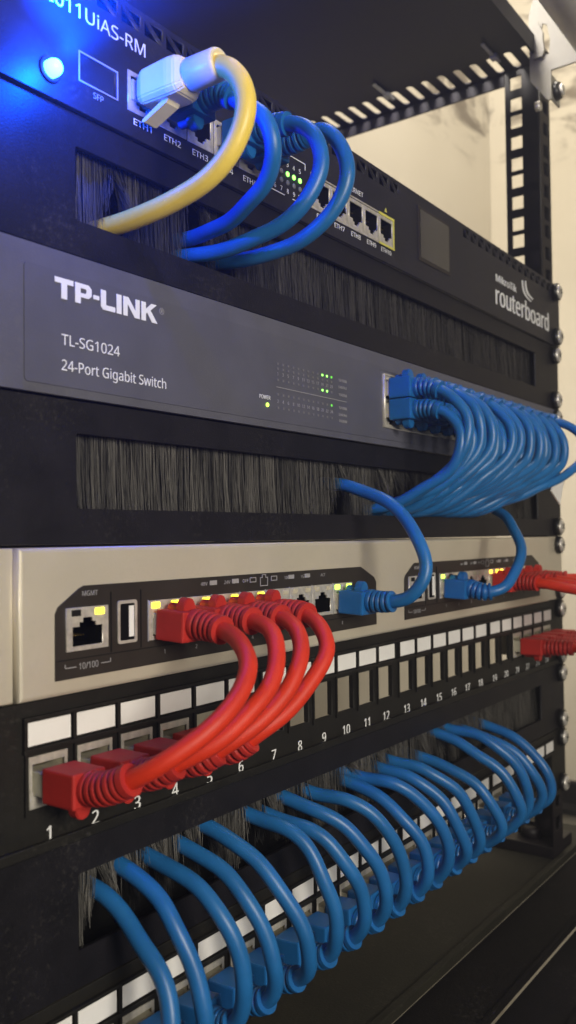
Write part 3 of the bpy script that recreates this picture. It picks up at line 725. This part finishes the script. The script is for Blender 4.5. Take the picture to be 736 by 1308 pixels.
# red cables: left four
g4 = 'red cables from the beige switch down to the numbered patch panel'
RED = [[(-163.2,-27,-27),(-167.7,-39.2,-29.2),(-174.4,-48.4,-35.4),(-183.4,-50.4,-44),(-194.6,-48.6,-52),(-203.6,-41.5,-58.5),(-207.6,-31.5,-64.3)],
 [(-147.5,-27,-25.4),(-151.8,-39.1,-27.8),(-158.2,-46.6,-36),(-166.8,-48.8,-44.5),(-177.5,-45.4,-53.4),(-186,-39.4,-59.2),(-190.3,-29.5,-65)],
 [(-131.8,-27,-25.5),(-135.9,-37.8,-28.9),(-142,-44.5,-36.1),(-150.2,-44.8,-46.3),(-160.4,-41.7,-54.7),(-168.5,-35.5,-61.1),(-172.6,-28,-66)],
 [(-116.2,-27,-26),(-120.1,-37.3,-29.6),(-125.9,-43.3,-36.9),(-133.6,-43,-46.2),(-143.3,-39.7,-54.1),(-151,-35.5,-60),(-154.9,-28.5,-65.5)]]
for i, w in enumerate(RED):
    xs, xq = -163.2 + 15.67 * i, PX[i]
    ctrl = [(xs, -17, -25.9)] + w + [(xq, -24, -67.2), (xq, -17.5, -67.8)]
    cord('red patch cable from the beige switch to patch port %d' % (i + 1), g4, ctrl, 'redp', 'red', [(xs, -26.2, True, -5.5, 12, .05), (xq, -68, False, -4.5, 13.5, 0)], 13, 17, rb=5.1)
for i in range(4):
    xs, xq = -163.2 + 15.67 * (i + 4) + 211.4, PX[i + 20]
    bx = [(-1, -40, -27.5), (0, -58, -31), (3, -70, -39), (8, -73, -48), (16, -70, -57), (26, -60, -64)]
    ctrl = [(xs, -17, -25.9), (xs, -27, -26)] + [(xs + a + i * 1.0, b + i * 1.2, c + i * .6) for a, b, c in bx] + [(xq, -44, -67.3), (xq, -28, -68), (xq, -17.5, -68)]
    cord('red patch cable from the beige switch to patch port %d, leaving the picture at right' % (i + 21), g4, ctrl, 'redp', 'red', [(xs, -26.2, True, -5.5, 12, .05), (xq, -68, False, -4.5, 13.5, 0)], 15, 19, rb=5.1)

# yellow cable with its moulded cream plug
ye = thing('patch_cable', 'yellow network cable with a cream moulded plug in the router port labelled ETH1', 'cable')
body = MB(); X, Z = -169.7, 149.0
prof = [(-.5, 4.6, 4.2), (-2.5, 5.6, 5.2), (-3.5, 6.2, 5.8), (-15, 6.4, 6.2), (-18, 6.0, 6.0), (-20.5, 4.4, 4.6)]
rings = []
for yy, hw, hh in prof:
    c = min(hw, hh) * .28
    poly = [(-hw + c, -hh), (hw - c, -hh), (hw, -hh + c), (hw, hh - c), (hw - c, hh), (-hw + c, hh), (-hw, hh - c), (-hw, -hh + c)]
    rings.append([body.bm.verts.new((u, yy, v)) for u, v in poly])
for a, b in zip(rings, rings[1:]):
    for k in range(8): body.bm.faces.new((a[k], a[(k + 1) % 8], b[(k + 1) % 8], b[k]))
body.bm.faces.new(rings[0]); body.bm.faces.new(rings[-1])
bmesh.ops.bevel(body.bm, geom=list(body.bm.edges), offset=.45, segments=2, affect='EDGES')
yp = part('plug', body, 'cream', ye, (X, -3.0, Z))
part('latch', MB().prism([(-1.5, -9.6), (-1.0, -10.4), (-2.2, -10.8), (-12, -7.2), (-13.5, -5.6), (-11, -5.6)], 'x', -2.8, 2.8), 'cream', yp)
part('connector', MB().box(-5.6, 5.6, .2, 9, -3.4, 3.4, bev=.4), 'clear', yp)
part('sleeve', MB().lathe([(4.9, -20.3), (5.2, -21), (5.0, -31.5), (4.6, -32.6), (3.6, -32.8), (3.4, -31.4)], (0, 0, 0), 'y', 28), 'cream', yp)
pts = smooth_path(spline([(X, -30, 149), (X - .1, -36.5, 148), (-169.9, -42.8, 142.5), (-170.3, -46.3, 132.1), (-171.5, -42.6, 120.8), (-173, -34.4, 112.8), (-175, -21.5, 107.9), (-177.5, -2, 104.6), (-179, 14, 104)]), 8)
part('cable', MB().tube(pts, 3.25, 18), 'yellow', ye)

# ------------------------------------------------------------------ camera
cam = bpy.data.cameras.new('camera'); co = bpy.data.objects.new('camera', cam); COL.objects.link(co); sc.camera = co
C = Vector((-374.5108, -208.69987, 2.40799)) * S
yaw, pit, roll, f = .941900674, .0264678579, -.0107455373, 1117.05378
Fv = Vector((math.sin(yaw) * math.cos(pit), math.cos(yaw) * math.cos(pit), math.sin(pit)))
Rv = Vector((math.cos(yaw), -math.sin(yaw), 0)); Uv = Rv.cross(Fv)
R2 = Rv * math.cos(roll) + Uv * math.sin(roll); U2 = -Rv * math.sin(roll) + Uv * math.cos(roll)
mw = Matrix((R2, U2, -Fv)).transposed().to_4x4(); mw.translation = C; co.matrix_world = mw
cam.sensor_fit = 'VERTICAL'; cam.sensor_height = 36; cam.lens = 36 * f / 1308; cam.clip_start = .01; cam.clip_end = 20
cam.dof.use_dof = True; cam.dof.focus_distance = .34; cam.dof.aperture_fstop = 16

# ------------------------------------------------------------------ scattering air added to imitate the lens flare of the blue light
hz = MB().box(-1000, 1990, -1800, 1990, -1230, 2100)
hz = part('flare_volume', hz, 'dark'); tag(hz, None, None, kind='stuff')
hm = bpy.data.materials.new('flare_scatter'); hm.use_nodes = True; nt = hm.node_tree; nt.nodes.clear()
out = nt.nodes.new('ShaderNodeOutputMaterial'); pv = nt.nodes.new('ShaderNodeVolumePrincipled')
pv.inputs['Color'].default_value = (.95, .96, 1, 1); pv.inputs['Density'].default_value = .15; pv.inputs['Anisotropy'].default_value = .6
nt.links.new(pv.outputs[0], out.inputs['Volume']); hz.data.materials.clear(); hz.data.materials.append(hm)
# ------------------------------------------------------------------ light
def area(name, loc, target, size, power, col, size_y=None, spread=180):
    l = bpy.data.lights.new(name, 'AREA'); l.energy = power; l.color = col; l.size = size
    if size_y: l.shape = 'RECTANGLE'; l.size_y = size_y
    l.spread = math.radians(spread)
    o = bpy.data.objects.new(name, l); COL.objects.link(o); o.location = Vector(loc) * S
    d = (Vector(target) - Vector(loc)).normalized(); o.rotation_euler = d.to_track_quat('-Z', 'Y').to_euler(); o['kind'] = 'structure'
    return o
area('room_lamp', (-420, -760, 160), (-40, 0, -20), .26, 7.2, (1., .93, .79))
area('wall_lamp', (380, 40, 1250), (720, 345, 150), .35, 9.5, (1., .91, .76), spread=110)
area('rear_lamp', (-120, 120, 620), (520, 345, -60), .2, 3.2, (1., .93, .84), spread=80)
pl = bpy.data.lights.new('power_light_glow', 'POINT'); pl.energy = .42; pl.color = (.0, .06, 1.); pl.shadow_soft_size = .002
po = bpy.data.objects.new('power_light_glow', pl); COL.objects.link(po); po.location = Vector((-208.5, -12, 141.5)) * S
sl = bpy.data.lights.new('flare_spot', 'SPOT'); sl.energy = 42.; sl.color = (0., .05, 1.); sl.shadow_soft_size = .003; sl.spot_size = math.radians(118); sl.spot_blend = 1.  # added spot, lights the scattering air and roof to imitate the flare veil
so_ = bpy.data.objects.new('flare_spot', sl); COL.objects.link(so_); so_.location = Vector((-208, -9, 142)) * S; so_.rotation_euler = (math.radians(152), 0, math.radians(180))
w = bpy.data.worlds.new('World'); sc.world = w; w.use_nodes = True
w.node_tree.nodes['Background'].inputs[0].default_value = (.85, .82, .92, 1); w.node_tree.nodes['Background'].inputs[1].default_value = .055

sc.render.engine = 'CYCLES'
sc.view_settings.view_transform = 'Standard'; sc.view_settings.look = 'None'; sc.view_settings.exposure = 0; sc.view_settings.gamma = 1
